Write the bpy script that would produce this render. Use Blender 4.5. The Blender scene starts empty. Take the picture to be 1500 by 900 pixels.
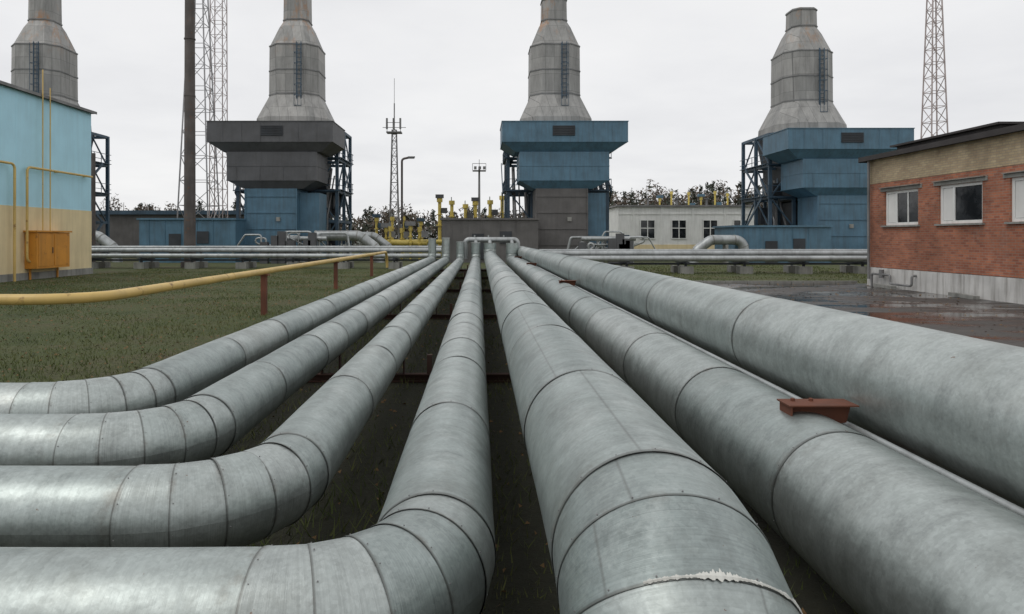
import bpy, math, random
import numpy as np
from mathutils import Vector, Matrix
random.seed(7); np.random.seed(7)
scene=bpy.context.scene
COL=scene.collection

# ------------------------------------------------------------------ materials
def new_mat(name):
    m=bpy.data.materials.new(name); m.use_nodes=True
    nt=m.node_tree; b=nt.nodes['Principled BSDF']
    return m,nt,b
def N(nt,t,**kw):
    n=nt.nodes.new(t)
    for k,v in kw.items():
        setattr(n,k,v)
    return n
def L(nt,a,b): nt.links.new(a,b)
def c4(c): return (c[0],c[1],c[2],1)
def ramp(nt,fac,stops):
    r=N(nt,'ShaderNodeValToRGB'); el=r.color_ramp.elements
    while len(el)<len(stops): el.new(0.5)
    for e,(p,c) in zip(el,stops):
        e.position=p; e.color=c4(c) if not isinstance(c,(int,float)) else (c,c,c,1)
    L(nt,fac,r.inputs['Fac']); return r.outputs['Color']
def math_n(nt,op,a,b=None,clamp=False):
    n=N(nt,'ShaderNodeMath',operation=op,use_clamp=clamp)
    for i,v in enumerate((a,b)):
        if v is None: continue
        if isinstance(v,(int,float)): n.inputs[i].default_value=v
        else: L(nt,v,n.inputs[i])
    return n.outputs[0]
def mixc(nt,fac,a,b,mode='MIX'):
    n=N(nt,'ShaderNodeMix',data_type='RGBA',blend_type=mode)
    for idx,v in ((0,fac),(6,a),(7,b)):
        if isinstance(v,(int,float)): n.inputs[idx].default_value=v
        elif isinstance(v,tuple): n.inputs[idx].default_value=c4(v)
        else: L(nt,v,n.inputs[idx])
    return n.outputs[2]
def noise(nt,vec,scale,detail=4,rough=0.55):
    n=N(nt,'ShaderNodeTexNoise'); n.inputs['Scale'].default_value=scale
    n.inputs['Detail'].default_value=detail; n.inputs['Roughness'].default_value=rough
    if vec is not None: L(nt,vec,n.inputs['Vector'])
    return n.outputs['Fac']
def geo(nt):
    return N(nt,'ShaderNodeNewGeometry').outputs['Position']
def vscale(nt,vec,s):
    n=N(nt,'ShaderNodeVectorMath',operation='MULTIPLY'); L(nt,vec,n.inputs[0]); n.inputs[1].default_value=s
    return n.outputs[0]
def bump(nt,b,h,strength,dist=0.02):
    n=N(nt,'ShaderNodeBump'); n.inputs['Strength'].default_value=strength; n.inputs['Distance'].default_value=dist
    L(nt,h,n.inputs['Height']); L(nt,n.outputs[0],b.inputs['Normal'])

def painted(name,col,rough=0.55,var=0.25,streak=0.35,rust=0.0,metal=0.0,dirt=(0.05,0.045,0.04)):
    m,nt,b=new_mat(name); p=geo(nt)
    n1=noise(nt,p,0.9,5); n2=noise(nt,vscale(nt,p,(2.5,2.5,0.22)),1.6,5,0.65); n3=noise(nt,p,14,3)
    dark=tuple(c*(1-var) for c in col); light=tuple(min(1,c*(1+var)) for c in col)
    c=ramp(nt,n1,[(0.3,dark),(0.7,light)])
    f=ramp(nt,n2,[(0.45,0.0),(0.75,streak)])
    c=mixc(nt,f,c,dirt)
    if rust>0:
        f2=ramp(nt,noise(nt,p,3.5,6,0.7),[(0.62-0.1*rust,0.0),(0.72,1.0)])
        c=mixc(nt,f2,c,(0.17,0.07,0.03))
    L(nt,c,b.inputs['Base Color']); b.inputs['Roughness'].default_value=rough; b.inputs['Metallic'].default_value=metal
    bump(nt,b,n3,0.15,0.01)
    return m

def galv_mat():
    m,nt,b=new_mat('galvanised_sheet'); p=geo(nt)
    uv=N(nt,'ShaderNodeUVMap').outputs['UV']
    s=N(nt,'ShaderNodeSeparateXYZ'); L(nt,uv,s.inputs[0]); u=s.outputs[0]; v=s.outputs[1]
    fl=math_n(nt,'FLOOR',v); fr=math_n(nt,'FRACT',v)
    wn=N(nt,'ShaderNodeTexWhiteNoise',noise_dimensions='1D'); L(nt,fl,wn.inputs['W']); rnd=wn.outputs['Value']
    base=ramp(nt,rnd,[(0.0,(0.325,0.370,0.360)),(0.5,(0.400,0.445,0.430)),(1.0,(0.465,0.500,0.485))])
    # zinc spangle
    vo=N(nt,'ShaderNodeTexVoronoi',feature='F1'); vo.inputs['Scale'].default_value=60; L(nt,p,vo.inputs['Vector'])
    sp=N(nt,'ShaderNodeSeparateColor'); L(nt,vo.outputs['Color'],sp.inputs[0])
    base=mixc(nt,1.0,base,ramp(nt,sp.outputs[0],[(0,0.91),(1,1.06)]),'MULTIPLY')
    blot=noise(nt,p,4.0,6,0.74)
    base=mixc(nt,1.0,base,ramp(nt,blot,[(0.3,0.72),(0.5,0.98),(0.75,1.12)]),'MULTIPLY')
    # rolling / run-off streaks around the sheet
    cb=N(nt,'ShaderNodeCombineXYZ'); L(nt,math_n(nt,'MULTIPLY',u,1.6),cb.inputs[0]); L(nt,math_n(nt,'MULTIPLY',v,20.0),cb.inputs[1]); L(nt,rnd,cb.inputs[2])
    st=noise(nt,cb.outputs[0],1.6,5,0.72)
    base=mixc(nt,1.0,base,ramp(nt,st,[(0.3,0.84),(0.52,1.0),(0.78,1.09)]),'MULTIPLY')
    ox=ramp(nt,noise(nt,p,1.9,7,0.8),[(0.53,0.0),(0.70,0.42)])
    base=mixc(nt,ox,base,(0.60,0.64,0.62))
    dr=ramp(nt,noise(nt,p,1.1,7,0.8),[(0.50,0.0),(0.72,0.50)])
    base=mixc(nt,dr,base,(0.22,0.23,0.21))
    e=math_n(nt,'MINIMUM',fr,math_n(nt,'SUBTRACT',1.0,fr))
    # brownish stain bleeding away from some joints
    sn=math_n(nt,'MULTIPLY',ramp(nt,e,[(0.0,1.0),(0.09,0.0)]),ramp(nt,noise(nt,p,7,5,0.75),[(0.50,0.0),(0.66,0.55)]))
    base=mixc(nt,sn,base,(0.17,0.145,0.12))
    g=ramp(nt,e,[(0.0,0.8),(0.003,0.45),(0.012,0.0)])
    base=mixc(nt,g,base,(0.10,0.10,0.092))
    rs=ramp(nt,noise(nt,p,11,4,0.8),[(0.70,0.0),(0.74,0.8)])
    base=mixc(nt,rs,base,(0.17,0.08,0.04))
    dl=math_n(nt,'ABSOLUTE',math_n(nt,'SUBTRACT',u,math_n(nt,'ADD',0.12,math_n(nt,'MULTIPLY',rnd,0.3))))
    g2=ramp(nt,dl,[(0.0,0.5),(0.0015,0.25),(0.0035,0.0)])
    base=mixc(nt,g2,base,(0.14,0.14,0.13))
    L(nt,base,b.inputs['Base Color']); b.inputs['Metallic'].default_value=0.80
    rg=ramp(nt,noise(nt,p,5.0,5,0.74),[(0.3,0.37),(0.7,0.54)])
    L(nt,rg,b.inputs['Roughness'])
    hb=math_n(nt,'ADD',noise(nt,p,2.6,3),math_n(nt,'ADD',math_n(nt,'MULTIPLY',noise(nt,p,8,4),0.30),math_n(nt,'MULTIPLY',st,0.14)))
    bump(nt,b,hb,0.34,0.03)
    return m
M_GALV=galv_mat()
M_RUST=painted('rusty_steel',(0.15,0.052,0.028),0.85,0.5,0.5)
M_RUSTD=painted('dull_rusty_steel',(0.055,0.026,0.018),0.9,0.4,0.4)
M_SILV=painted('silver_cladding',(0.40,0.42,0.42),0.45,0.22,0.4,metal=0.5)
M_BLUE=painted('blue_panel',(0.082,0.170,0.240),0.55,0.18,0.42)
M_BLUED=painted('blue_steel',(0.045,0.085,0.125),0.55,0.25,0.3)
M_GREY=painted('grey_panel',(0.088,0.090,0.096),0.6,0.2,0.35)
M_GREYB=painted('taupe_panel',(0.115,0.110,0.107),0.6,0.2,0.35)
M_DARK=painted('dark_machinery',(0.03,0.035,0.042),0.6,0.4,0.3)
M_YEL=painted('yellow_gas_paint',(0.60,0.42,0.14),0.45,0.12,0.22,rust=0.3,dirt=(0.22,0.14,0.06))
M_YEL2=painted('yellow_valve_paint',(0.66,0.52,0.13),0.5,0.12,0.2)
M_ORG=painted('orange_cabinet_paint',(0.60,0.26,0.035),0.5,0.12,0.35,rust=0.2,dirt=(0.16,0.08,0.03))
M_CONC=painted('concrete',(0.27,0.27,0.25),0.9,0.25,0.5)
M_WHITE=painted('white_paint',(0.76,0.77,0.75),0.6,0.07,0.3,dirt=(0.3,0.29,0.27))
M_FLAKE=painted('pale_sealing_tape',(0.58,0.58,0.54),0.85,0.3,0.5,dirt=(0.22,0.20,0.17))
M_PLINTH=painted('whitewashed_plinth',(0.58,0.57,0.55),0.9,0.2,0.75,dirt=(0.16,0.14,0.12))
M_ROOF=painted('roof_felt',(0.05,0.045,0.045),0.9,0.3,0.3)
M_POLE=painted('brown_pole_steel',(0.095,0.082,0.076),0.7,0.35,0.5,rust=0.4)
M_MAST=painted('faded_pinkish_mast',(0.44,0.38,0.37),0.7,0.2,0.3,dirt=(0.2,0.14,0.12))
M_MASTG=painted('grey_mast',(0.36,0.36,0.37),0.7,0.2,0.3,dirt=(0.15,0.12,0.11))
M_STEELG=painted('grey_steel',(0.20,0.20,0.20),0.7,0.3,0.3)
M_LBLUE=painted('light_blue_render',(0.46,0.75,0.88),0.85,0.05,0.22,dirt=(0.30,0.48,0.56))
M_LYEL=painted('ochre_render',(0.74,0.62,0.38),0.85,0.07,0.3,dirt=(0.40,0.31,0.18))
M_CURT=painted('curtain',(0.7,0.7,0.68),0.9,0.1,0.0)
M_BARK=painted('bark',(0.10,0.08,0.06),0.9,0.3,0.2)

def glass_mat():
    m,nt,b=new_mat('window_glass'); p=geo(nt)
    L(nt,ramp(nt,noise(nt,p,1.2,3),[(0.4,(0.012,0.014,0.016)),(0.65,(0.05,0.055,0.06))]),b.inputs['Base Color'])
    b.inputs['Roughness'].default_value=0.08
    bump(nt,b,noise(nt,p,1.5,2),0.2,0.02)
    return m
M_GLASS=glass_mat()
def brick_mat(name,c1,c2,mort,bw=0.26,bh=0.088):
    m,nt,b=new_mat(name); p=geo(nt)
    s=N(nt,'ShaderNodeSeparateXYZ'); L(nt,p,s.inputs[0])
    cb=N(nt,'ShaderNodeCombineXYZ'); L(nt,math_n(nt,'ADD',s.outputs[0],s.outputs[1]),cb.inputs[0]); L(nt,s.outputs[2],cb.inputs[1])
    br=N(nt,'ShaderNodeTexBrick'); L(nt,cb.outputs[0],br.inputs['Vector'])
    br.inputs['Scale'].default_value=1; br.inputs['Brick Width'].default_value=bw; br.inputs['Row Height'].default_value=bh
    br.inputs['Mortar Size'].default_value=0.010; br.inputs['Color1'].default_value=c4(c1); br.inputs['Color2'].default_value=c4(c2); br.inputs['Mortar'].default_value=c4(mort)
    br.inputs['Bias'].default_value=-0.1
    c=mixc(nt,1.0,br.outputs['Color'],ramp(nt,noise(nt,p,0.8,6,0.7),[(0.3,0.6),(0.7,1.25)]),'MULTIPLY')
    fl=ramp(nt,noise(nt,vscale(nt,p,(1.5,1.5,.5)),1.5,6,0.75),[(0.55,0.0),(0.8,0.45)])
    c=mixc(nt,fl,c,(0.34,0.29,0.25))
    L(nt,c,b.inputs['Base Color']); b.inputs['Roughness'].default_value=0.9
    bump(nt,b,math_n(nt,'SUBTRACT',1.0,br.outputs['Fac']),0.5,0.01)
    return m
M_BRICK=brick_mat('red_brick',(0.42,0.155,0.085),(0.26,0.085,0.052),(0.28,0.20,0.15))
M_YBRICK=brick_mat('yellow_brick',(0.50,0.40,0.25),(0.40,0.30,0.19),(0.34,0.29,0.22))
def stack_mat():
    m,nt,b=new_mat('stack_sheet_metal'); p=geo(nt)
    s=N(nt,'ShaderNodeSeparateXYZ'); L(nt,p,s.inputs[0])
    cb=N(nt,'ShaderNodeCombineXYZ'); L(nt,math_n(nt,'ADD',s.outputs[0],math_n(nt,'MULTIPLY',s.outputs[1],0.6)),cb.inputs[0]); L(nt,s.outputs[2],cb.inputs[1])
    br=N(nt,'ShaderNodeTexBrick',offset=0.0); L(nt,cb.outputs[0],br.inputs['Vector'])
    br.inputs['Scale'].default_value=1; br.inputs['Brick Width'].default_value=0.85; br.inputs['Row Height'].default_value=1.6
    br.inputs['Mortar Size'].default_value=0.015; br.inputs['Color1'].default_value=(0.36,0.355,0.34,1); br.inputs['Color2'].default_value=(0.27,0.27,0.26,1); br.inputs['Mortar'].default_value=(0.17,0.17,0.165,1)
    c=mixc(nt,1.0,br.outputs['Color'],ramp(nt,noise(nt,vscale(nt,p,(1.5,1.5,.25)),1.2,6,0.7),[(0.3,0.68),(0.7,1.15)]),'MULTIPLY')
    f=ramp(nt,noise(nt,vscale(nt,p,(1.0,1.0,.4)),0.9,6,0.75),[(0.53,0.0),(0.66,0.8)])
    zz=N(nt,'ShaderNodeMapRange'); L(nt,s.outputs[2],zz.inputs[0]); zz.inputs[1].default_value=19; zz.inputs[2].default_value=22.5
    f=math_n(nt,'MULTIPLY',f,zz.outputs[0])
    c=mixc(nt,f,c,(0.36,0.19,0.09))
    L(nt,c,b.inputs['Base Color']); b.inputs['Roughness'].default_value=0.6; b.inputs['Metallic'].default_value=0.25
    bump(nt,b,noise(nt,p,1.8,3),0.35,0.08)
    return m
M_STACK=stack_mat()

def ground_mat():
    m,nt,b=new_mat('grass_ground'); p=geo(nt)
    a=noise(nt,p,0.30,7,0.75); d=noise(nt,p,9,5,0.7); e=noise(nt,p,60,3,0.7)
    c=ramp(nt,a,[(0.3,(0.036,0.050,0.015)),(0.47,(0.068,0.086,0.025)),(0.6,(0.088,0.084,0.036)),(0.72,(0.075,0.058,0.036))])
    c=mixc(nt,1.0,c,ramp(nt,d,[(0.3,0.55),(0.7,1.35)]),'MULTIPLY')
    c=mixc(nt,ramp(nt,e,[(0.5,0.0),(0.7,0.5)]),c,(0.10,0.08,0.045))
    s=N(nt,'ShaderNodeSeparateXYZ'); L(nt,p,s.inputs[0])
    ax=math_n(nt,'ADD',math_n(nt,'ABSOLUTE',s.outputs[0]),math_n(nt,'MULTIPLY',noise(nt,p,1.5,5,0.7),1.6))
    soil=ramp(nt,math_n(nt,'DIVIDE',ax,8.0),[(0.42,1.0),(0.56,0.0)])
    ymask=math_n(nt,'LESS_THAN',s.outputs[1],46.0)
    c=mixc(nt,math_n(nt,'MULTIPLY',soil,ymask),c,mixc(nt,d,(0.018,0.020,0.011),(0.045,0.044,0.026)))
    L(nt,c,b.inputs['Base Color']); b.inputs['Roughness'].default_value=0.95
    bump(nt,b,math_n(nt,'ADD',d,math_n(nt,'MULTIPLY',e,0.4)),0.8,0.06)
    return m
def asphalt_mat():
    m,nt,b=new_mat('wet_asphalt'); p=geo(nt)
    a=noise(nt,vscale(nt,p,(.7,1.3,1)),0.36,5,0.6); d=noise(nt,p,90,3,0.7)
    c=ramp(nt,a,[(0.35,(0.030,0.027,0.026)),(0.5,(0.055,0.050,0.046)),(0.7,(0.082,0.074,0.067))])
    c=mixc(nt,1.0,c,ramp(nt,d,[(0.3,0.7),(0.7,1.25)]),'MULTIPLY')
    L(nt,c,b.inputs['Base Color'])
    L(nt,ramp(nt,a,[(0.44,0.07),(0.50,0.32),(0.58,0.7)]),b.inputs['Roughness'])
    wet=ramp(nt,a,[(0.44,0.03),(0.54,1.0)])
    bump(nt,b,math_n(nt,'MULTIPLY',d,wet),0.4,0.006)
    return m
def foliage_mat(name,stops,sc=0.5,det=5):
    m,nt,b=new_mat(name); p=geo(nt)
    n=len(stops)
    L(nt,ramp(nt,noise(nt,p,sc,det,0.75),[(0.3+0.42*i/(n-1),c) for i,c in enumerate(stops)]),b.inputs['Base Color'])
    b.inputs['Roughness'].default_value=0.85
    return m
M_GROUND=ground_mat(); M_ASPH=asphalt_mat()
M_BLADE=foliage_mat('grass_blades',[(0.038,0.056,0.015),(0.078,0.104,0.026),(0.122,0.130,0.042),(0.14,0.112,0.056)],0.4,6)
M_LEAF=foliage_mat('dead_leaves',[(0.12,0.06,0.03),(0.20,0.12,0.05),(0.10,0.06,0.035)],5)
M_PINE=foliage_mat('pine_foliage',[(0.032,0.042,0.032),(0.052,0.062,0.044),(0.074,0.080,0.054)],0.35)  # lightened so distance haze is carried by the colour itself
M_BIRCH=foliage_mat('bare_birch_twigs',[(0.075,0.062,0.050),(0.112,0.088,0.067),(0.15,0.112,0.08)],0.35)  # twig tones also lightened, painting in distance haze

# ------------------------------------------------------------------ mesh helpers
def empty(name,loc=(0,0,0)):
    e=bpy.data.objects.new(name,None); COL.objects.link(e); e.location=loc; e.empty_display_size=0.2
    return e
def link(name,me,mat,parent=None,smooth=False):
    o=bpy.data.objects.new(name,me); COL.objects.link(o)
    if mat: me.materials.append(mat)
    if smooth: me.polygons.foreach_set('use_smooth',[True]*len(me.polygons))
    if parent:
        o.parent=parent; o.matrix_parent_inverse=Matrix.Translation(parent.location).inverted()
    return o
def mesh(name,v,f,mat,parent=None,smooth=False):
    me=bpy.data.meshes.new(name); me.from_pydata([tuple(q) for q in v],[],f); me.update()
    return link(name,me,mat,parent,smooth)
class Acc:
    def __init__(s): s.v=[]; s.f=[]
    def box(s,x0,x1,y0,y1,z0,z1,taper=None):
        b=len(s.v)
        if taper is None: tx=ty=0
        else: tx,ty=taper
        s.v+= [(x0+tx,y0+ty,z0),(x1-tx,y0+ty,z0),(x1-tx,y1-ty,z0),(x0+tx,y1-ty,z0),(x0,y0,z1),(x1,y0,z1),(x1,y1,z1),(x0,y1,z1)]
        s.f+= [tuple(b+i for i in q) for q in ((3,2,1,0),(4,5,6,7),(0,1,5,4),(1,2,6,5),(2,3,7,6),(3,0,4,7))]
    def beam(s,p,q,t,t2=None):
        t2=t2 or t
        p=Vector(p);q=Vector(q);d=(q-p).normalized()
        up=Vector((0,0,1)) if abs(d.z)<0.95 else Vector((0,1,0))
        a=d.cross(up).normalized(); c=a.cross(d)
        b=len(s.v)
        for o in (p,q):
            for i,j in ((-1,-1),(1,-1),(1,1),(-1,1)):
                s.v.append(o+a*i*t/2+c*j*t2/2)
        s.f+= [tuple(b+i for i in q) for q in ((3,2,1,0),(4,5,6,7),(0,1,5,4),(1,2,6,5),(2,3,7,6),(3,0,4,7))]
    def tube(s,pts,r,seg=14,caps=True):
        pts=[Vector(p) for p in pts]; n=len(pts); b=len(s.v)
        T=[(pts[min(i+1,n-1)]-pts[max(i-1,0)]).normalized() for i in range(n)]
        up=Vector((0,0,1)) if abs(T[0].z)<0.9 else Vector((1,0,0))
        a=T[0].cross(up).normalized()
        rr=r if isinstance(r,(list,tuple)) else [r]*n
        for i in range(n):
            a=(a-T[i]*a.dot(T[i])).normalized(); c=T[i].cross(a)
            for k in range(seg):
                t=2*math.pi*k/seg
                s.v.append(pts[i]+(a*math.cos(t)+c*math.sin(t))*rr[i])
        for i in range(n-1):
            for k in range(seg):
                k2=(k+1)%seg
                s.f.append((b+i*seg+k,b+i*seg+k2,b+(i+1)*seg+k2,b+(i+1)*seg+k))
        if caps:
            s.f.append(tuple(b+k for k in range(seg))[::-1]); s.f.append(tuple(b+(n-1)*seg+k for k in range(seg)))
    def done(s,name,mat,parent=None,smooth=False):
        o=mesh(name,s.v,s.f,mat,parent,smooth)
        if smooth:
            try: o.data.set_sharp_from_angle(angle=math.radians(40))
            except Exception: pass
        return o
def fillet(pts,R,n=8):
    pts=[Vector(p) for p in pts]; out=[pts[0]]
    for i in range(1,len(pts)-1):
        a=(pts[i-1]-pts[i]).normalized(); b=(pts[i+1]-pts[i]).normalized()
        ang=a.angle(b); d=R/math.tan(ang/2)
        c=pts[i]+(a+b).normalized()*(R/math.sin(ang/2))
        s=pts[i]+a*d-c; e=pts[i]+b*d-c
        tot=s.angle(e)
        for k in range(n+1):
            t=k/n
            out.append(c+(s*math.sin((1-t)*tot)+e*math.sin(t*tot))/math.sin(tot))
    out.append(pts[-1]); return out

def clad_pipe(name,segs,r,seed,pitch=1.9,parent=None,seg=56):
    """lapped galvanised sheets: straight runs and mitred gores on elbows, with fixing screws"""
    rng=random.Random(seed)
    rings=[]
    for s in segs:
        if s[0]=='line':
            p=Vector(s[1]);q=Vector(s[2]);Ln=(q-p).length; t=(q-p).normalized()
            d=0; st=[0]
            while Ln-d>pitch*1.5:
                d+=pitch*rng.uniform(0.7,1.25); st.append(d)
            st.append(Ln)
            for k in st: rings.append((p+t*k,t))
        else:
            c=Vector(s[1]);a=Vector(s[2])-c;b=Vector(s[3])-c;n=s[4]
            for k in range(n+1):
                th=math.pi/2*k/n
                rings.append((c+a*math.cos(th)+b*math.sin(th),(-a*math.sin(th)+b*math.cos(th)).normalized()))
    rr=[rings[0]]
    for x in rings[1:]:
        if (x[0]-rr[-1][0]).length>0.03: rr.append(x)
    rings=rr
    V=[];F=[];UV=[]
    t0=rings[0][1]; up=Vector((0,0,1)) if abs(t0.z)<0.9 else Vector((0,1,0))
    side=t0.cross(up).normalized(); frames=[]
    for pt,t in rings:
        side=(side-t*side.dot(t)).normalized(); frames.append((pt,t,side,t.cross(side)))
    off=rng.randint(0,500)
    sc=Acc()
    for i in range(len(frames)-1):
        A=frames[i];B=frames[i+1]; ln=(B[0]-A[0]).length
        ov=min(0.05,ln*0.1)
        lift=0.004; jit=rng.uniform(-0.0015,0.0015)
        ph=rng.uniform(0,6.28); am=rng.uniform(.0005,.0022); ph2=rng.uniform(0,6.28)
        st=[(A[0]-A[1]*ov*0.4,A,r+lift*0.8+jit,0.0),(A[0],A,r+lift+jit,0.003),(A[0]+A[1]*ov*0.6,A,r+lift*0.5+jit,0.03)]
        if ln>0.9:
            D=(B[0]-A[0])
            for f in (.25,.5,.75): st.append((A[0]+D*f,A,r+jit+rng.uniform(-.0025,.0015),f))
        st+=[(B[0]-B[1]*ov,B,r+jit,0.97),(B[0],B,r-0.001+jit,0.998)]
        b0=len(V)
        for (pt,fr,rad,v) in st:
            for k in range(seg+1):
                th=2*math.pi*k/seg
                rr_=rad+am*math.sin(2*th+ph)+am*.5*math.sin(5*th+ph2)
                V.append(pt+(fr[2]*math.cos(th)+fr[3]*math.sin(th))*rr_); UV.append((k/seg,off+i+v))
        for a in range(len(st)-1):
            for k in range(seg):
                q=b0+a*(seg+1)+k
                F.append((q,q+seg+1,q+seg+2,q+1))
        if A[0].y<9 and A[0].y>0.5 and abs(A[0].x)<6:
            m=int(2*math.pi*r/0.15)
            for k in range(m):
                th=2*math.pi*(k+.3*rng.random())/m
                d=A[2]*math.cos(th)+A[3]*math.sin(th); c=A[0]+A[1]*0.012+d*(r+lift+jit)
                sc.tube([c-d*.004,c+d*.002],[.0036,.0028],6)
    me=bpy.data.meshes.new(name); me.from_pydata([tuple(v) for v in V],[],F); me.update()
    uvl=me.uv_layers.new(name='UVMap')
    li=np.empty(len(me.loops),dtype=np.int32); me.loops.foreach_get('vertex_index',li)
    uvl.data.foreach_set('uv',np.array(UV,dtype=np.float32)[li].ravel())
    if sc.v: sc.done('fixing_screws',M_STEELG,parent)
    return link(name,me,M_GALV,parent,True),frames

H=2.1
# ------------------------------------------------------------------ ground
def sheet(name,x0,x1,y0,y1,z,mat):
    return mesh(name,[(x0,y0,z),(x1,y0,z),(x1,y1,z),(x0,y1,z)],[(0,1,2,3)],mat)
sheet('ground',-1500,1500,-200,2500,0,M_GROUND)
sheet('asphalt_yard',4.2,60,-12,31,0.004,M_ASPH)
k=Acc(); x=4.2
while x<17.0:
    k.box(x,x+0.97,31.0,31.16,0,0.12); x+=1.0
k.done('kerb',M_CONC)

# ------------------------------------------------------------------ main pipes
def left_pipe(X,h,r,D,R,seed,top):
    z=H-h; e=empty('insulated_pipeline'); Yend=44.0; Re=0.45
    segs=[('line',(-16,D,z),(X-R,D,z)),('arc',(X-R,D+R,z),(X-R,D,z),(X,D+R,z),5),('line',(X,D+R,z),(X,Yend-Re,z)),
          ('arc',(X,Yend-Re,z+Re),(X,Yend-Re,z),(X,Yend,z+Re),4),('line',(X,Yend,z+Re),(X,Yend,top))]
    clad_pipe('cladding',segs,r,seed,parent=e,pitch=1.7)
    a=Acc(); a.tube([(X,Yend,top-0.02),(X,Yend,top+0.04)],r*1.03,24); a.done('end_cap',M_SILV,e)
left_pipe(-0.22,1.50,0.295,2.60,0.62,11,1.75)
left_pipe(-1.22,1.51,0.255,3.72,0.65,12,1.80)
left_pipe(-2.15,1.48,0.255,4.70,0.62,13,2.05)
left_pipe(-3.03,1.45,0.255,5.60,0.65,14,2.00)
e=empty('insulated_pipeline'); X=0.69; z=H-1.25; r=0.40; Yv=2.08; R=0.64
segs=[('line',(X,Yv,-0.1),(X,Yv,z-R)),('arc',(X,Yv+R,z-R),(X,Yv,z-R),(X,Yv+R,z),5),('line',(X,Yv+R,z),(X,43.5,z)),
      ('arc',(X,43.5,z+.5),(X,43.5,z),(X,44.0,z+.5),4),('line',(X,44,z+.5),(X,44,1.75))]
clad_pipe('cladding',segs,r,21,parent=e,seg=72,pitch=2.1)
# worn sealing mastic on the elbow joint: thin bead, with smeared flaky patches
c=Vector((X,Yv+R,z-R)); rng=random.Random(3)
th=math.radians(54); pt=c+Vector((0,-math.cos(th)*R,math.sin(th)*R)); tg=Vector((0,math.sin(th),math.cos(th))); sd=Vector((1,0,0)); nn=Vector((0,-math.cos(th),math.sin(th)))
V=[];F=[]; n=360; w=0
for i in range(n+1):
    a=math.radians(4+(116-4)*i/n); d=sd*math.cos(a)+nn*math.sin(a)
    w=w*.9+rng.gauss(0,.0012)
    w0=0.004+abs(w); w1=0.003+abs(w)*1.2
    for c0,wd,am in ((250,34,.020),(95,16,.012),(20,12,.012)):
        k=max(0,1-abs(i-c0)/wd)**.6; w1+=am*k*(.55+.45*math.sin(i*.9)*math.sin(i*.37)); w0+=am*.5*k*(.6+.4*math.sin(i*.53))
    V+= [pt+d*(r+0.0065)-tg*w0, pt+d*(r+0.0095), pt+d*(r+.0065)+tg*w1]
    if i: b=3*i; F+= [(b-3,b-2,b+1,b),(b-2,b-1,b+2,b+1)]
mesh('worn_sealing_mastic',V,F,M_FLAKE,e)
e=empty('insulated_pipeline')
clad_pipe('cladding',[('line',(2.12,-7,H-1.54),(2.12,43.5,H-1.54)),('arc',(2.12,43.5,H-1.04),(2.12,43.5,H-1.54),(2.12,44,H-1.04),4),('line',(2.12,44,H-1.04),(2.12,44,1.75))],0.40,31,pitch=2.6,parent=e,seg=64)
e=empty('insulated_pipeline')
clad_pipe('cladding',[('line',(2.86,-7,H-0.99),(2.86,45.5,H-0.99))],0.40,36,pitch=3.0,parent=e,seg=64)
a=Acc(); a.tube([(2.43,-7,H-1.235),(2.43,42,H-1.235)],0.022,12); a.done('trace_pipe',M_SILV,e,True)
a=Acc(); a.tube([(2.86,45.5,H-0.99),(2.86,45.6,H-0.99)],0.41,24); a.done('end_cap',M_SILV,e)
e=empty('pipe_header')
a=Acc(); a.tube(fillet([(-0.9,44.6,0.7),(-0.9,44.6,1.95),(2.5,44.6,1.95),(2.5,44.6,0.5)],0.25),0.17,18); a.done('header',M_SILV,e,True)
a=Acc()
for xx in (-0.22,0.69,2.12): a.tube([(xx,44.0,1.62),(xx,44.6,1.9)],0.12,14)
for xx in (-0.3,0.6,1.6): a.tube([(xx,44.6,1.95),(xx,44.6,2.25)],0.05,10)
a.done('branches',M_SILV,e,True)

for Y in (4.5,17.2,29.0,39.0):
    e=empty('pipe_bracket'); a=Acc(); zt=H-1.085
    a.box(2.00,2.45,Y-0.10,Y+0.09,zt-0.009,zt)
    a.box(2.015,2.025,Y-0.09,Y+0.08,zt-0.20,zt-0.011)
    b=len(a.v)
    a.v+= [(2.03,Y-0.02,zt-0.011),(2.44,Y-0.02,zt-0.011),(2.41,Y-0.02,zt-0.13),(2.03,Y-0.02,zt-0.2),(2.03,Y-0.01,zt-0.011),(2.44,Y-0.01,zt-0.011),(2.41,Y-0.01,zt-0.13),(2.03,Y-0.01,zt-0.2)]
    a.f+=[tuple(b+i for i in q) for q in ((0,1,2,3),(7,6,5,4),(0,4,5,1),(1,5,6,2),(2,6,7,3),(3,7,4,0))]
    for bx in (2.08,2.2): a.tube([(bx,Y+.03,zt),(bx,Y+.03,zt+.018)],.014,6)
    a.box(2.60,2.70,Y-0.05,Y+0.05,0.0,H-0.99-0.33)
    a.box(2.66,3.06,Y-0.06,Y+0.06,0.60,0.70)
    a.box(3.02,3.12,Y-0.05,Y+0.05,0.0,0.75)
    a.done('steelwork',M_RUST,e)
PIPES=[(-3.03,H-1.45,.255),(-2.15,H-1.48,.255),(-1.22,H-1.51,.255),(-0.22,H-1.5,.295),(0.69,H-1.25,.40)]
for Y in (9.9,17.5,26,34,42):
    e=empty('pipe_support'); a=Acc()
    a.box(-3.5,2.45,Y-0.06,Y+0.06,0.11,0.125); a.box(-3.5,2.45,Y-0.06,Y+0.06,0.01,0.025); a.box(-3.5,2.45,Y-0.005,Y+0.005,0.026,0.109)
    for (px,pz,pr) in PIPES:
        a.box(px-0.14,px-0.12,Y-0.05,Y+0.05,0.126,pz-pr*0.80)
        a.box(px+0.12,px+0.14,Y-0.05,Y+0.05,0.126,pz-pr*0.80)
    for px in (-1.7,-0.72): a.box(px-0.035,px+0.035,Y-0.035,Y+0.035,0.126,0.40)
    a.done('steelwork',M_RUSTD,e)

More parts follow.
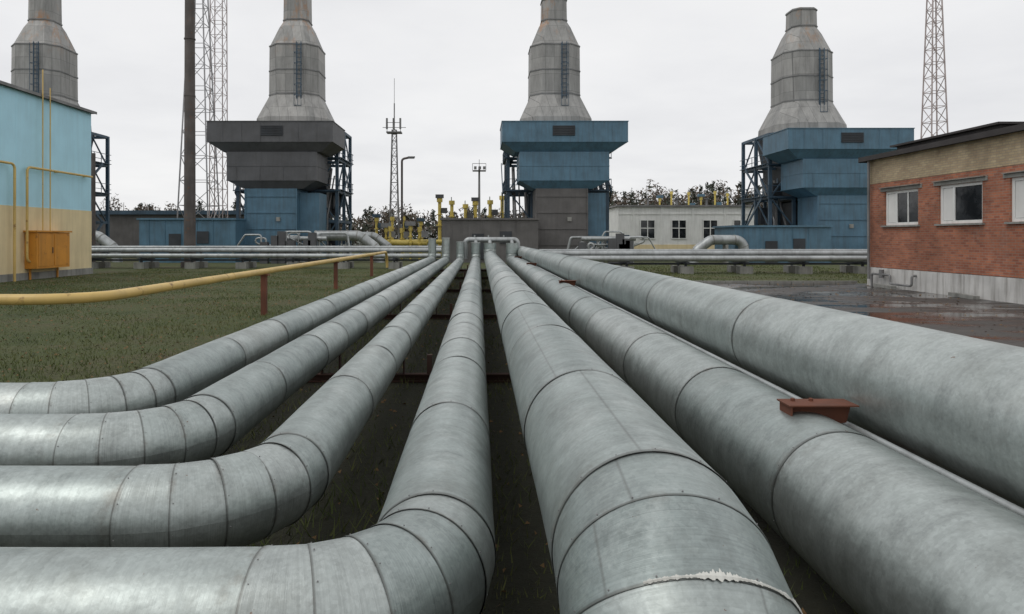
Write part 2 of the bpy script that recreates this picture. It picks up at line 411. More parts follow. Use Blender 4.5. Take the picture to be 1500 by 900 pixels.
# ------------------------------------------------------------------ yellow gas pipe
e=empty('yellow_gas_pipe')
a=Acc(); zz=H-0.92
a.tube(fillet([(-22,10.1,zz),(-5.8,10.1,zz),(-5.8,43,zz),(-5.8,43,0.2)],0.9,10),0.082,18)
a.done('pipe',M_YEL,e,True)
a=Acc()
for x in (-9.05,-16): a.tube([(x,10.1,zz),(x+0.03,10.1,zz)],0.088,18)
for y in (16,28): a.tube([(-5.8,y,zz),(-5.8,y+.03,zz)],0.088,18)
a.done('weld_bands',M_YEL,e)
a=Acc()
for y in (18.4,27.6,36.8): a.box(-5.87,-5.73,y-0.07,y+0.07,0,zz-0.08); a.box(-5.93,-5.67,y-0.1,y+0.1,zz-0.11,zz-0.075)
for x in (-13.5,-20): a.box(x-0.07,x+0.07,10.03,10.17,0,zz-0.08)
a.done('posts',M_RUST,e)

# ------------------------------------------------------------------ pipe racks
def rack(x0,x1,Y,zs,seed):
    rng=random.Random(seed); e=empty('pipe_rack')
    a=Acc()
    for (dy,z,r) in zs:
        a.tube([(x0,Y+dy,z),(x1,Y+dy,z)],r,16)
        x=x0+1
        while x<x1: a.tube([(x,Y+dy,z),(x+.05,Y+dy,z)],r+0.012,16); x+=rng.uniform(2,3)
    a.done('pipes',M_SILV,e,True)
    a=Acc(); b=Acc(); x=x0+1.5
    while x<x1:
        b.box(x-.35,x+.35,Y-1.0,Y-0.3,0,0.42); b.box(x-.35,x+.35,Y+0.5,Y+1.2,0,0.42)
        a.box(x-.06,x+.06,Y-0.7,Y-0.58,0.42,0.60); a.box(x-.06,x+.06,Y+0.8,Y+0.92,0.42,1.25)
        a.box(x-.08,x+.08,Y-1.1,Y+1.2,0.60,0.70)
        x+=3.4
    a.beam((x0,Y+.2,.55),(x1,Y+.2,.55),.12)
    a.done('steel_frames',M_DARK,e); b.done('concrete_blocks',M_CONC,e)
rack(-31,-2.6,46.5,[(-0.7,0.86,.15),(-0.25,0.84,.13),(0.3,1.22,.16),(0.8,1.42,.10)],1)
rack(3.6,24,40.0,[(-0.8,0.88,.17),(-0.3,0.84,.13),(0.3,1.15,.17),(0.85,1.32,.08)],2)

# ------------------------------------------------------------------ turbine / compressor units
def octo(hw,z,cx,cy,ch=0.42):
    c=hw*ch
    return [(cx+sx*a,cy+sy*b,z) for sx,sy,a,b in ((-1,-1,hw-c,hw),(1,-1,hw-c,hw),(1,-1,hw,hw-c),(1,1,hw,hw-c),(1,1,hw-c,hw),(-1,1,hw-c,hw),(-1,1,hw,hw-c),(-1,-1,hw,hw-c))]
def unit(cx,mc,mt,ml,mb,seed,dz=0.0,drop=0.0):
    rng=random.Random(seed)
    e=empty('gas_turbine_compressor_unit',(cx,60,0))
    SY=67.0
    prof=[(3.45,12.6),(3.4,13.4),(2.40,15.6),(2.36,20.4),(1.55,22.4),(1.22,23.0),(1.18,25.1+dz),(1.06,25.1+dz),(1.06,24.4+dz)]
    V=[];F=[]
    for hw,z in prof: V+=octo(hw,z,cx,SY)
    for i in range(len(prof)-1):
        for q in range(8):
            q2=(q+1)%8; F.append((i*8+q,i*8+q2,(i+1)*8+q2,(i+1)*8+q))
    F.append(tuple(range((len(prof)-1)*8,len(prof)*8)))
    mesh('exhaust_stack',V,F,M_STACK,e)
    V=[];F=[]
    for hw,z in ((2.36,15.7),(2.36,18.0),(2.34,20.4),(1.20,23.1),(1.18,24.9+dz)):
        b=len(V)
        V+=octo(hw+.07,z,cx,SY)+octo(hw+.07,z+.11,cx,SY)+octo(hw-.05,z,cx,SY)+octo(hw-.05,z+.11,cx,SY)
        for q in range(8):
            q2=(q+1)%8; F+= [(b+q,b+q2,b+8+q2,b+8+q),(b+8+q,b+8+q2,b+24+q2,b+24+q),(b+q2,b+q,b+16+q,b+16+q2)]
    mesh('stack_flanges',V,F,M_STEELG,e)
    a=Acc()
    lx=cx+0.75
    for s in (-.22,.22): a.beam((lx+s,SY-2.55,13.8),(lx+s,SY-2.55,20.6),0.08)
    zz=13.9
    while zz<20.5: a.beam((lx-.22,SY-2.55,zz),(lx+.22,SY-2.55,zz),0.05); zz+=.4
    for zz in np.arange(14.5,20.5,1.0):
        for s in (-.33,.33): a.beam((lx+s,SY-2.95,zz),(lx+s,SY-2.55,zz),.035)
        a.beam((lx-.33,SY-2.95,zz),(lx+.33,SY-2.95,zz),.04)
    for s in (-.33,0,.33): a.beam((lx+s,SY-2.95,14.5),(lx+s,SY-2.95,20.4),.035)
    a.done('stack_ladder',M_BLUED,e)
    a=Acc(); xs=(-4.6,-2.4,2.4,4.6); ys=(63.4,66.6,69.8); zs=(3.6,6.4,9.4,12.3)
    for x in xs:
        for y in ys: a.box(cx+x-.14,cx+x+.14,y-.14,y+.14,0,12.4)
    for z in zs:
        for y in ys: a.box(cx-4.45,cx-2.55,y-.1,y+.1,z-.13,z+.13); a.box(cx+2.55,cx+4.45,y-.1,y+.1,z-.13,z+.13)
        for x in xs:
            for y0,y1 in ((63.55,66.45),(66.75,69.65)): a.box(cx+x-.1,cx+x+.1,y0,y1,z-.13,z+.13)
    zl=(0,)+zs
    for i in range(4):
        for x0,x1 in ((-4.6,-2.4),(2.4,4.6)):
            if i%2: x0,x1=x1,x0
            a.beam((cx+x0,63.35,zl[i]),(cx+x1,63.35,zl[i+1]),.12)
        for x in (-4.6,4.6):
            a.beam((cx+x,63.5,zl[i]),(cx+x,66.5,zl[i+1]),.11); a.beam((cx+x,66.7,zl[i+1]),(cx+x,69.7,zl[i]),.11)
    for z in (6.4,9.4):
        for hh in (0.55,1.1):
            a.beam((cx-4.9,63.1,z+hh),(cx-2.3,63.1,z+hh),.05); a.beam((cx+2.3,63.1,z+hh),(cx+4.9,63.1,z+hh),.05)
            for x in (-4.9,4.9): a.beam((cx+x,63.1,z+hh),(cx+x,69.9,z+hh),.05)
        for y in np.arange(63.1,70,1.25):
            for x in (-4.9,4.9): a.beam((cx+x,y,z),(cx+x,y,z+1.1),.05)
        a.box(cx-4.95,cx-2.6,63.0,63.3,z-.02,z+.06); a.box(cx+2.6,cx+4.95,63.0,63.3,z-.02,z+.06)
        for x0,x1 in ((-4.95,-4.0),(4.0,4.95)): a.box(cx+x0,cx+x1,63.6,69.9,z+.135,z+.19)
    for s in (-1,1):
        for i in range(3):
            a.beam((cx+s*5.1,64+(i%2)*4,zl[i]),(cx+s*5.1,68-(i%2)*4,zl[i+1]),.08,.25)
    a.done('steel_frame',M_BLUED,e)
    a=Acc()
    a.box(cx-2.2,cx+2.2,63.6,69.6,0.5,6.0); a.box(cx-3.3,cx+3.3,63.8,69.8,6.1,12.55,taper=(1.2,.4))
    for i in range(12):
        x=cx+rng.choice((-1,1))*rng.uniform(2.6,4.1); y=rng.uniform(63.8,68.5); z=rng.uniform(.3,7)
        a.box(x-.4,x+.4,y,y+rng.uniform(.5,1.4),z,z+rng.uniform(.5,2))
    a.done('exhaust_duct',M_DARK,e)
    a=Acc()
    for i in range(7):
        x=cx+rng.choice((-1,1))*rng.uniform(2.8,4.4); y=rng.uniform(62.6,64)
        a.tube(fillet([(x,y,0.3),(x,y,rng.uniform(3,8)),(x,y+3,rng.uniform(8,9))],.3,4),rng.uniform(.06,.13),10)
    a.done('duct_pipes',M_STEELG,e,True)
    a=Acc()
    a.box(cx-5.35,cx+5.35,58.0,63.2,10.25,11.95); a.box(cx-5.35,cx+5.35,58.0,63.2,9.45,10.249,taper=(1.15,.7))
    a.done('intake_canopy',mc,e)
    a=Acc()
    a.box(cx-5.40,cx+5.40,57.95,63.25,11.95,12.01); a.box(cx-5.37,cx+5.37,57.98,63.22,10.22,10.27)
    for x in np.arange(-4.0,4.1,1.6): a.box(cx+x-.02,cx+x+.02,57.98,57.999,10.28,11.94)
    a.done('canopy_trim',mc,e)
    a=Acc(); vx=cx+rng.uniform(-.7,.3)
    a.box(vx-.95,vx+.95,57.94,57.968,10.75,11.6)
    for z in np.arange(10.8,11.6,.14): a.box(vx-.9,vx+.9,57.90,57.939,z,z+.05)
    a.done('intake_louvre',M_DARK,e)
    a=Acc()
    a.box(cx-3.85,cx+3.85,58.5,62.8,7.0,9.44); a.box(cx-3.85,cx+3.85,58.5,62.8,6.3,6.999,taper=(1.3,.5))
    a.done('filter_house',mt,e)
    a=Acc(); a.box(cx-3.88,cx+3.88,58.47,62.83,6.97,7.03); a.box(cx-3.88,cx+3.88,58.47,62.83,8.2,8.25)
    for x in (-3.0,-1.0,1.0,3.0): a.box(cx+x-.02,cx+x+.02,58.475,58.499,7.04,8.19)
    a.done('filter_trim',mt,e)
    a=Acc(); a.box(cx-2.4,cx+2.05,58.9,62.6,0,6.32); a.done('inlet_duct',ml,e)
    a=Acc(); a.box(cx+2.06,cx+3.8,59.8,62.6,0,6.0); a.box(cx+2.3,cx+3.5,59.7,59.79,0.3,2.4); a.done('side_enclosure',M_BLUE,e)
    a=Acc()
    for x in (-2.43,2.0): a.box(cx+x,cx+x+.08,58.82,58.9,0,6.3)
    for z in (1.4,2.8,4.2,5.6): a.box(cx-2.34,cx+1.99,58.84,58.9,z,z+.05)
    a.done('duct_stiffeners',mb,e)
    a=Acc(); a.box(cx+.3,cx+.65,58.80,58.839,3.5,3.85); a.done('notice_plate',M_CONC,e)
    a=Acc(); a.box(cx-10.4,cx-2.41,56.6,61.5,0,3.55); a.box(cx-10.55,cx-2.3,56.45,61.6,3.55,3.70)
    for x in np.arange(-9.6,-3,1.33): a.box(cx+x-.03,cx+x+.03,56.56,56.6,0.2,3.54)
    a.done('turbine_enclosure',mb,e)
    a=Acc(); a.box(cx-7.9,cx-6.9,56.50,56.538,0.3,2.4); a.box(cx-5.6,cx-4.6,56.50,56.538,1.6,2.6); a.done('doors_and_vents',M_DARK,e)
    a=Acc()
    for i in range(12):
        x=cx+rng.uniform(0.2,5.4); y=rng.uniform(54.8,57.5); hgt=rng.uniform(1.4,2.6)
        a.tube(fillet([(x,y,0),(x,y,hgt),(x+rng.choice((-1,1))*rng.uniform(.9,2.4),y,hgt),(x+rng.choice((-1,1))*2.6,y+.1,0.4)],.22,4),rng.uniform(.05,.12),10)
    a.tube([(cx+1,55.5,2.0),(cx+5.4,55.5,2.0)],.2,14)
    a.done('oil_piping',M_SILV,e,True)
    a=Acc()
    for i in range(6):
        x=cx+rng.uniform(0.5,5.0); a.box(x-.3,x+.3,54.5,55.0,0,rng.uniform(1.5,2.6))
    a.done('valve_cabinets',M_GREY,e)
    e.location.z-=drop
unit(-17.8,M_GREY,M_GREY,M_BLUE,M_BLUE,1,1.0)
unit(7.3,M_BLUE,M_BLUE,M_GREYB,M_GREYB,2,0.2)
unit(31.6,M_BLUE,M_BLUE,M_BLUE,M_BLUE,3,-0.2,0.6)
unit(-42.6,M_BLUE,M_BLUE,M_BLUE,M_BLUE,4,1.0)

for (x0,sgn,y,r) in ((-11.2,1,57,.42),(-33.6,1,58,.42),(20.2,-1,56,.40),(-10.6,1,61,.34)):
    e=empty('arched_gas_pipe')
    a=Acc(); p=fillet([(x0-1.5*sgn,y,-.2),(x0-1.5*sgn,y,1.9),(x0+1.2*sgn,y,1.9),(x0+2.4*sgn,y,1.0),(x0+2.7*sgn,y,-0.2)],0.75,7) if sgn<0 else fillet([(x0-2.5*sgn,y,2.25),(x0+1.2*sgn,y,2.25),(x0+2.6*sgn,y,1.2),(x0+2.9*sgn,y,-0.2)],0.9,7); a.tube(p,r,22)
    a.done('cladding',M_SILV,e,True)
    a=Acc()
    for q in (0,2,8,10): a.tube([p[q],Vector(p[q])+(Vector(p[q+1])-Vector(p[q])).normalized()*.08],r+.02,22)
    a.box(x0-.1,x0+.1,y-.4,y+.4,0,1.5); a.done('bands',M_CONC,e)

# ------------------------------------------------------------------ walls with openings on plane x=const
def wall_x(name,X,y0,y1,z0,z1,openings,depth,sgn,mat,parent):
    ys=sorted({y0,y1}|{o[0] for o in openings}|{o[1] for o in openings}); zs=sorted({z0,z1}|{o[2] for o in openings}|{o[3] for o in openings})
    V=[];F=[]
    def quad(*q): b=len(V); V.extend(q); F.append((b,b+1,b+2,b+3))
    for i in range(len(ys)-1):
        for j in range(len(zs)-1):
            a,b_,c,d=ys[i],ys[i+1],zs[j],zs[j+1]
            if any(o[0]<=a and b_<=o[1] and o[2]<=c and d<=o[3] for o in openings): continue
            quad((X,a,c),(X,b_,c),(X,b_,d),(X,a,d))
    Xi=X+sgn*depth
    for a,b_,c,d in openings:
        quad((X,a,c),(X,b_,c),(Xi,b_,c),(Xi,a,c)); quad((X,a,d),(X,b_,d),(Xi,b_,d),(Xi,a,d))
        quad((X,a,c),(X,a,d),(Xi,a,d),(Xi,a,c)); quad((X,b_,c),(X,b_,d),(Xi,b_,d),(Xi,b_,c))
    return mesh(name,V,F,mat,parent)
e=empty('brick_building',(17.1,20,0)); X=17.1
wins=[(26.6,28.8,2.60,4.02),(23.2,25.4,2.60,4.02),(19.8,22.0,2.60,4.02),(16.4,18.6,2.60,4.02),(13.0,15.2,2.60,4.02)]
wall_x('brick_wall',X,6,30,0.82,4.42,wins,.16,1,M_BRICK,e)
wall_x('yellow_brick_band',X-0.012,6,30,4.42,5.45,[],.1,1,M_YBRICK,e)
a=Acc(); a.box(X+.3,X+14,6,29.98,0.82,5.4); a.done('inner_walls',M_BRICK,e)
a=Acc(); a.box(X+0.002,X+14,29.985,30.0,0.82,5.44); a.box(X+.002,X+.29,5.98,6.0,.82,5.44); a.done('end_walls',M_BRICK,e)
a=Acc(); y=6.0
while y<30: a.box(X-.07,X+13.9,y,min(y+5.97,30.05),0,0.80); y+=6.0
a.done('plinth',M_PLINTH,e)
a=Acc(); a.box(X-.28,X+14.2,5.8,30.25,5.46,5.58); a.box(X-.30,X-.285,5.8,30.25,5.42,5.62); a.box(X-.28,X+14.2,30.26,30.30,5.4,5.64)
a.box(X+1.2,X+14,24,29.9,5.59,6.05); a.box(X+1.0,X+14.2,23.8,30.1,6.06,6.14); a.done('roof',M_ROOF,e)
fr=Acc(); gl=Acc(); cu=Acc(); li=Acc()
for wi,(a0,b0,c0,d0) in enumerate(wins):
    xo=X+.07
    fr.box(xo,xo+.06,a0,a0+.11,c0,d0); fr.box(xo,xo+.06,b0-.11,b0,c0,d0); fr.box(xo,xo+.06,a0+.11,b0-.11,c0,c0+.11); fr.box(xo,xo+.06,a0+.11,b0-.11,d0-.11,d0)
    m1=a0+(b0-a0)*.68; fr.box(xo,xo+.06,m1-.05,m1+.05,c0+.11,d0-.11)
    if wi%2==0: m2=a0+(b0-a0)*.34; fr.box(xo+.005,xo+.055,m2-.03,m2+.03,c0+.11,d0-.11)
    gl.box(xo+.03,xo+.04,a0+.10,b0-.10,c0+.10,d0-.10)
    gl.box(X+.165,X+.20,a0,b0,c0,d0)
    cu.box(xo+.022,xo+.028,m1+.06,b0-.12,c0+.12,d0-.12)
    li.box(X-.10,X-.001,a0-.12,b0+.12,c0-.07,c0-.002); li.box(X-.035,X-.001,a0-.25,b0+.25,d0+.002,d0+.17)
    li.box(X-.13,X-.04,a0-.2,b0+.2,d0+.14,d0+.165)
fr.done('window_frames',M_WHITE,e); gl.done('window_glass',M_GLASS,e); cu.done('curtains',M_CURT,e); li.done('sills_and_lintels',M_CONC,e)
a=Acc(); a.tube(fillet([(X-.25,29.3,0),(X-.25,29.3,.55),(X-.25,28.0,.55),(X-.25,28.0,.2),(X-.25,26.6,.2),(X-.25,26.6,.6),(X+.1,26.6,.6)],.1,4),.045,10)
a.tube([(X-.25,28.6,.4),(X-.25,28.6,.75)],.1,10); a.done('service_pipe',M_STEELG,e,True)
a=Acc()
for yy in (27.6,23.0): a.beam((X-.35,yy,.06),(X-.30,yy+1.3,.09),.22,.12)
a.done('concrete_slabs',M_CONC,e)
a=Acc(); a.tube([(X-.16,29.7,0.3),(X-.16,29.7,5.4)],.055,10); a.done('downpipe',M_STEELG,e,True)

e=empty('blue_and_ochre_building',(-22.4,30,0)); X=-22.4
a=Acc(); a.box(X-14,X,12,39.4,3.62,9.25); a.done('upper_wall',M_LBLUE,e)
a=Acc(); a.box(X-14,X+.015,11.98,39.42,0.35,3.62); a.done('lower_wall',M_LYEL,e)
a=Acc(); a.box(X-14,X+.07,11.9,39.48,0,0.349); a.done('plinth',M_CONC,e)
a=Acc(); a.box(X-14.3,X+.22,11.7,39.6,9.251,9.34); a.done('roof',M_ROOF,e)
a=Acc(); a.box(X+.222,X+.235,11.7,39.6,9.22,9.37); a.done('fascia',M_STEELG,e)
a=Acc()
for y in (15,21,27,33): a.box(X-.0,X+.004,y-.012,y+.012,3.63,9.24)
a.done('panel_joints',M_LBLUE,e)
a=Acc(); xg=X+.28
a.tube(fillet([(xg,39.0,5.55),(xg,33.4,5.55),(xg,33.4,0.9),(xg,35,0.9)],.25,5),.06,12)
a.tube(fillet([(xg,29.5,5.6),(xg,32.5,5.6),(xg,32.5,0)],.25,5),.06,12)
for y in (34.6,35.2): a.tube([(X+.28,y,2.45),(X+.28,y,10.6 if y<35 else 9.8)],.03,8)
a.done('facade_gas_pipes',M_YEL,e,True)
a=Acc()
for y in (36,38.6): a.box(X+.005,X+.24,y-.03,y+.03,5.5,5.6)
a.done('pipe_clips',M_YEL,e)
a=Acc(); a.box(X+.02,X+.62,33.6,36.3,0.55,2.35); a.box(X+.02,X+.70,33.5,36.4,2.36,2.44)
a.box(X+.622,X+.64,33.72,34.9,.66,2.25); a.box(X+.622,X+.64,35.0,36.2,.66,2.25); a.box(X+.1,X+.16,33.8,33.9,.0,.549); a.box(X+.1,X+.16,36,36.1,.0,.549)
a.done('gas_cabinet',M_ORG,e)
a=Acc(); a.box(X+.641,X+.67,34.8,34.84,1.3,1.6); a.done('cabinet_handle',M_DARK,e)

e=empty('vent_column'); a=Acc(); a.tube([(-28,49.5,0),(-28,49.5,8.2)],.16,12); a.done('column',M_POLE,e,True)

e=empty('white_workshop',(25,85,0)); Y=85
a=Acc(); a.box(17.3,34.5,Y,95,1.2,5.9); a.done('walls',M_WHITE,e)
a=Acc(); a.box(17.25,34.55,Y-.04,95,0,1.199); a.done('ochre_base',M_LYEL,e)
a=Acc(); a.box(17.0,34.8,Y-.3,95.3,5.91,6.12); a.done('roof',M_STEELG,e)
a=Acc()
for x in (19.2,22.7,26.6,30.6): a.box(x-.12,x+.12,Y-.07,Y-.002,1.2,5.9)
a.box(17.3,34.5,Y-.06,Y-.002,4.95,5.12)
a.done('pilasters',M_WHITE,e)
fr=Acc(); gl=Acc()
for x in (20.0,23.9,27.8,31.6):
    gl.box(x,x+1.9,Y-.06,Y-.01,1.9,4.3)
    for xx in (x,x+.9,x+1.8): fr.box(xx,xx+.1,Y-.12,Y-.062,1.9,4.3)
    for z in (1.9,3.2,4.2): fr.box(x+.1,x+1.8,Y-.11,Y-.065,z,z+.1)
gl.done('window_glass',M_GLASS,e); fr.done('window_frames',M_WHITE,e)
a=Acc(); a.box(17.6,18.7,Y-.08,Y-.045,0.1,2.4); a.done('door',M_BLUED,e)
a=Acc()
for x in (21.5,25.2,29): a.tube([(x,Y+2,6.1),(x,Y+2,7.0)],.14,8); a.box(x-.25,x+.25,Y+1.75,Y+2.25,7.0,7.08)
a.done('roof_vents',M_STEELG,e)

e=empty('low_hall'); a=Acc(); a.box(-62,-27,84,96,0,4.9); a.done('walls',M_GREYB,e); a=Acc(); a.box(-62.5,-26.5,83.5,96.5,4.91,5.4); a.done('roof',M_BLUED,e)

# ------------------------------------------------------------------ valve manifolds
def manifold(x0,n,dx,Y,zt,seed,act,pr=.15,caps=M_GREY):
    rng=random.Random(seed); e=empty('gas_valve_manifold'); a=Acc(); b=Acc(); c=Acc()
    for i in range(n):
        x=x0+i*dx+rng.uniform(-.2,.2); y=Y+rng.uniform(-1,1); z=zt*rng.uniform(.84,1.0)
        a.tube([(x,y,0),(x,y,z)],pr,12); a.tube([(x,y,z-.1),(x,y,z+.35)],pr*1.7,12)
        a.tube([(x,y,z*.55),(x,y,z*.55+.14)],pr*2,12); a.tube([(x,y,z*.75),(x,y,z*.75+.1)],pr*1.8,12)
        c.tube([(x-.05,y,z+.35),(x-.05,y,z+.75)],.05,8)
        if i%2==0: b.box(x+.2,x+.85,y-.3,y+.2,z*.78,z*.78+.6)
        if i%3==0: b.box(x-.45,x+.45,y-.35,y+.3,z+.36,z+.75)
    a.tube([(x0-1,Y,1.6),(x0+n*dx,Y,1.6)],.25,14)
    a.done('valve_pipes',M_YEL2,e,True); b.done('actuators',act,e); c.done('vents',M_SILV,e)
manifold(-4.3,6,1.35,76,6.4,1,M_GREY,.19)
manifold(-12,4,1.7,79,4.2,5,M_BLUED)
manifold(26.5,6,2.0,100,8.9,2,M_BLUE,.13)
manifold(-8.8,5,0.8,63,2.9,6,M_STEELG,.11)

# ------------------------------------------------------------------ masts and poles
def lattice(name,cx,cy,wb,wt,h,n,leg,br,mat):
    e=empty(name,(cx,cy,0)); a=Acc()
    def cor(z):
        w=(wb+(wt-wb)*z/h)/2; return [Vector((cx+i*w,cy+j*w,z)) for i,j in ((-1,-1),(1,-1),(1,1),(-1,1))]
    lv=[h*(1-(1-i/n)**1.25) for i in range(n+1)]
    for i in range(n):
        A=cor(lv[i]);B=cor(lv[i+1])
        for k in range(4):
            a.beam(A[k],B[k],leg); k2=(k+1)%4
            if i%2: a.beam(A[k],B[k2],br)
            else: a.beam(A[k2],B[k],br)
            a.beam(B[k],B[k2],br)
    a.done('lattice',mat,e); return e
lattice('lattice_mast',-30.8,75,3.6,1.0,34,15,.12,.06,M_MASTG)
lattice('lattice_mast',-29.4,77,1.5,1.3,40,26,.09,.045,M_MAST)
lattice('lattice_mast',60.0,90,2.9,0.85,40,22,.13,.07,M_MAST)
e=lattice('antenna_mast',-10.2,82,1.2,0.5,15,14,.10,.05,M_STEELG)
a=Acc(); a.tube([(-10.2,82,15),(-10.2,82,18.2)],.07,8); a.tube([(-10.2,82,18.2),(-10.2,82,21.2)],.03,6)
a.box(-11.1,-9.3,81.4,82.6,14.6,14.75)
for x in (-11.0,-10.2,-9.4): a.beam((x,81.45,14.75),(x,81.45,15.9),.06); a.tube([(x,81.3,15.0),(x,81.3,16.3)],.12,8)
a.beam((-11.1,81.45,15.8),(-9.3,81.45,15.8),.06)
a.beam((-11.6,82,15.3),(-8.8,82,15.3),.06); a.done('antennas',M_STEELG,e)
e=empty('steel_pole',(-20.35,48,0)); a=Acc(); a.tube([(-20.35,48,0),(-20.35,48,12),(-20.35,48,24)],[.40,.36,.31],18); a.tube([(-20.35,48,0),(-20.35,48,.4)],.6,18)
for z in (4,8,12,16): a.tube([(-20.35,48,z),(-20.35,48,z+.08)],.39,18)
a.done('shaft',M_POLE,e,True)
e=empty('floodlight_mast',(0,92,0)); a=Acc(); a.tube([(0,92,0),(0,92,11.6)],[.22,.13],10); a.box(-.9,.9,91.5,92.5,11.0,11.12); a.tube([(0,92,11.6),(0,92,12.6)],.04,6)
a.beam((-.9,91.5,12),(.9,91.5,12),.06)
for x in (-.9,0,.9): a.beam((x,91.5,11.1),(x,91.5,12),.06)
for x in (-.7,-.1,.5): a.box(x,x+.35,91.2,91.48,11.2,11.6)
a.done('mast',M_STEELG,e)
e=empty('street_lamp',(-7.7,68,0)); a=Acc(); a.tube(fillet([(-7.7,68,0),(-7.7,68,9.9),(-7.0,68,10.05)],.3,5),.11,10); a.done('pole',M_POLE,e,True)
a=Acc(); a.box(-7.1,-6.4,67.8,68.2,9.95,10.15,taper=(.08,.05)); a.done('lamp_head',M_STEELG,e)

# ------------------------------------------------------------------ distant trees
def treeline():
    rng=np.random.RandomState(5)
    Vp=[];Fp=[];Vb=[];Fb=[];Vt=Acc()
    e=empty('distant_trees',(0,150,0))
    def leafs(c,rad,n,size,V,F):
        d=rng.normal(size=(n,3)); d/=np.linalg.norm(d,axis=1)[:,None]; p=c+d*rad*(rng.rand(n,1)**.5)
        for q in p:
            a=rng.normal(size=3); a/=np.linalg.norm(a); b=np.cross(a,rng.normal(size=3)); b/=np.linalg.norm(b)
            s=size*rng.uniform(.5,1.2); i=len(V)
            V.extend([q-a*s,q+b*s*.6,q+a*s]); F.append((i,i+1,i+2))
    x=-150
    while x<190:
        x+=rng.uniform(.6,1.4) if x>15 else rng.uniform(1.0,2.4); y=rng.uniform(130,165)
        hgt=rng.uniform(11.0,14.2)*(y/148) if x>17 else rng.uniform(7.0,10.0)
        if -45<x<15: hgt=rng.uniform(6.5,9)
        Vt.tube([(x,y,0),(x+rng.uniform(-.3,.3),y,hgt*.95)],[.18,.04],5)
        if rng.rand()<(.35 if x>20 else .6):
            for z in np.linspace(hgt*.3,hgt,8):
                w=(1.02-z/hgt)*2.8+.4
                leafs(np.array([x,y,z]),np.array([w,w,.8]),34,.50,Vp,Fp)
        else:
            for k in range(10):
                c=np.array([x+rng.uniform(-1.6,1.6),y+rng.uniform(-1,1),hgt*rng.uniform(.4,.94)])
                Vt.beam((x,y,c[2]-1.5),tuple(c),.07)
                leafs(c,np.array([1.5,1.5,1.6]),34,.42,Vb,Fb)
    n=30000
    xs=rng.uniform(-150,190,n); ys=rng.uniform(128,150,n)
    top=np.where(xs>15,10.3,5.6)+1.0*np.sin(xs*.8)+.8*np.sin(xs*2.3+1)
    zz=rng.rand(n)**.7*top
    for q in np.stack([xs,ys,zz],1):
        a=rng.normal(size=3); a/=np.linalg.norm(a); b=np.cross(a,rng.normal(size=3)); b/=np.linalg.norm(b); s=rng.uniform(.35,.8)
        if rng.rand()<.55: V,F=Vb,Fb
        else: V,F=Vp,Fp
        i=len(V); V.extend([q-a*s,q+b*s*.7,q+a*s]); F.append((i,i+1,i+2))
    mesh('pine_foliage',Vp,Fp,M_PINE,e); mesh('birch_twigs',Vb,Fb,M_BIRCH,e); Vt.done('trunks',M_BARK,e)
treeline()
sheet('forest_floor',-400,400,133,400,0.01,M_PINE)

# ------------------------------------------------------------------ grass blades and leaves
def scatter(name,n,xr,yr,h,w,mat,flat=False,zbase=0.0,power=1.6):
    x=np.random.uniform(*xr,n); t=np.random.rand(n)**power; y=yr[0]+(yr[1]-yr[0])*t
    sc=1+ (y/22.0)
    ang=np.random.rand(n)*2*np.pi
    patch=0.75+0.55*np.sin(x*.9+np.sin(y*.7)*1.7)*np.cos(y*.8+x*.35)
    hh=h*np.random.uniform(.4,1.2,n)*(patch if not flat else 1); ww=w*sc*np.random.uniform(.6,1.2,n)
    dx=np.cos(ang)*ww; dy=np.sin(ang)*ww
    if flat:
        v=np.stack([np.stack([x-dx,y-dy,zbase+.005+0*x],1),np.stack([x+dy,y-dx,zbase+.01+hh],1),np.stack([x+dx,y+dy,zbase+.006+0*x],1)],1)
    else:
        lx=np.random.normal(0,.5,n)*hh; ly=np.random.normal(0,.5,n)*hh
        v=np.stack([np.stack([x-dx,y-dy,zbase-.005+0*x],1),np.stack([x+dx,y+dy,zbase-.005+0*x],1),np.stack([x+lx,y+ly,zbase+hh],1)],1)
    me=bpy.data.meshes.new(name); me.vertices.add(3*n); me.vertices.foreach_set('co',v.reshape(-1).astype(np.float32))
    me.loops.add(3*n); me.loops.foreach_set('vertex_index',np.arange(3*n,dtype=np.int32))
    me.polygons.add(n); me.polygons.foreach_set('loop_start',np.arange(0,3*n,3,dtype=np.int32)); me.polygons.foreach_set('loop_total',np.full(n,3,dtype=np.int32))
    me.update(calc_edges=True); return link(name,me,mat)
scatter('grass',110000,(-22,-3.0),(5.6,45),.070,.006,M_BLADE)
scatter('grass',26000,(-3.2,3.6),(2.6,40),.14,.005,M_BLADE)
scatter('grass',20000,(3.6,24),(31.2,56),.09,.008,M_BLADE,power=1)
scatter('fallen_leaves',8000,(-22,3.2),(3.2,40),.02,.018,M_LEAF,flat=True)
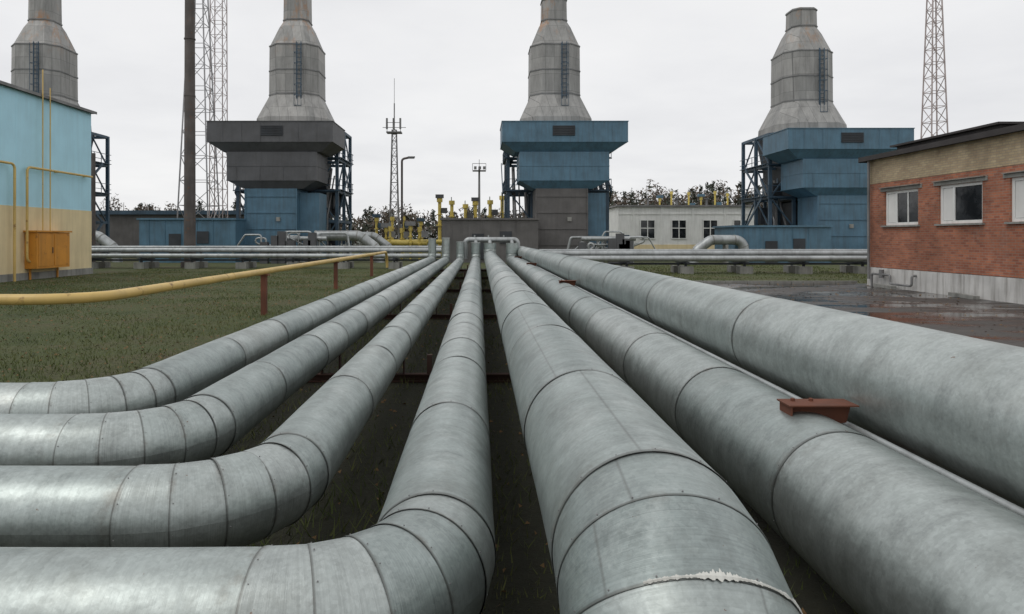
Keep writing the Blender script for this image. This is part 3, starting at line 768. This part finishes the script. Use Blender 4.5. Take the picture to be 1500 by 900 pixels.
scatter('fallen_leaves',1200,(4.3,17),(8,31),.015,.02,M_LEAF,flat=True,zbase=.004,power=1)

# ------------------------------------------------------------------ sky and light
w=bpy.data.worlds.new('World'); scene.world=w; w.use_nodes=True; nt=w.node_tree
bg=nt.nodes['Background']; bg.inputs['Strength'].default_value=0.1
sd=Vector((-0.55,-0.30,0.95)).normalized()
sky=N(nt,'ShaderNodeTexSky',sky_type='NISHITA'); sky.sun_disc=False; sky.sun_elevation=math.asin(sd.z); sky.sun_rotation=math.atan2(sd.x,sd.y)
tc=N(nt,'ShaderNodeTexCoord').outputs['Generated']
s=N(nt,'ShaderNodeSeparateXYZ'); L(nt,tc,s.inputs[0])
zc=math_n(nt,'ADD',math_n(nt,'MAXIMUM',s.outputs[2],0.0),0.12)
dv=N(nt,'ShaderNodeCombineXYZ'); L(nt,math_n(nt,'DIVIDE',s.outputs[0],zc),dv.inputs[0]); L(nt,math_n(nt,'DIVIDE',s.outputs[1],zc),dv.inputs[1])
cl=noise(nt,dv.outputs[0],0.55,7,0.55)
cloud=ramp(nt,cl,[(0.3,(0.76,0.762,0.78)),(0.5,(0.86,0.86,0.868)),(0.72,(0.94,0.935,0.932))])
cl2=mixc(nt,1.0,cloud,(10.3,10.3,10.3),'MULTIPLY')
L(nt,mixc(nt,0.95,sky.outputs[0],cl2),bg.inputs['Color'])
sun=bpy.data.lights.new('sun','SUN'); sun.energy=0.7; sun.angle=math.radians(25); sun.color=(1,.97,.93)
so=bpy.data.objects.new('sun',sun); COL.objects.link(so); so.rotation_euler=(-sd).to_track_quat('-Z','Y').to_euler(); so.location=(0,0,30)

# ------------------------------------------------------------------ camera
cam=bpy.data.cameras.new('camera'); co=bpy.data.objects.new('camera',cam); COL.objects.link(co); scene.camera=co
co.location=(0,0,H); co.rotation_euler=(math.pi/2,0,0)
cam.lens=24; cam.sensor_width=36; cam.shift_x=0.032; cam.shift_y=-0.068; cam.clip_start=0.05; cam.clip_end=5000
scene.view_settings.view_transform='Standard'; scene.view_settings.look='None'; scene.view_settings.exposure=0
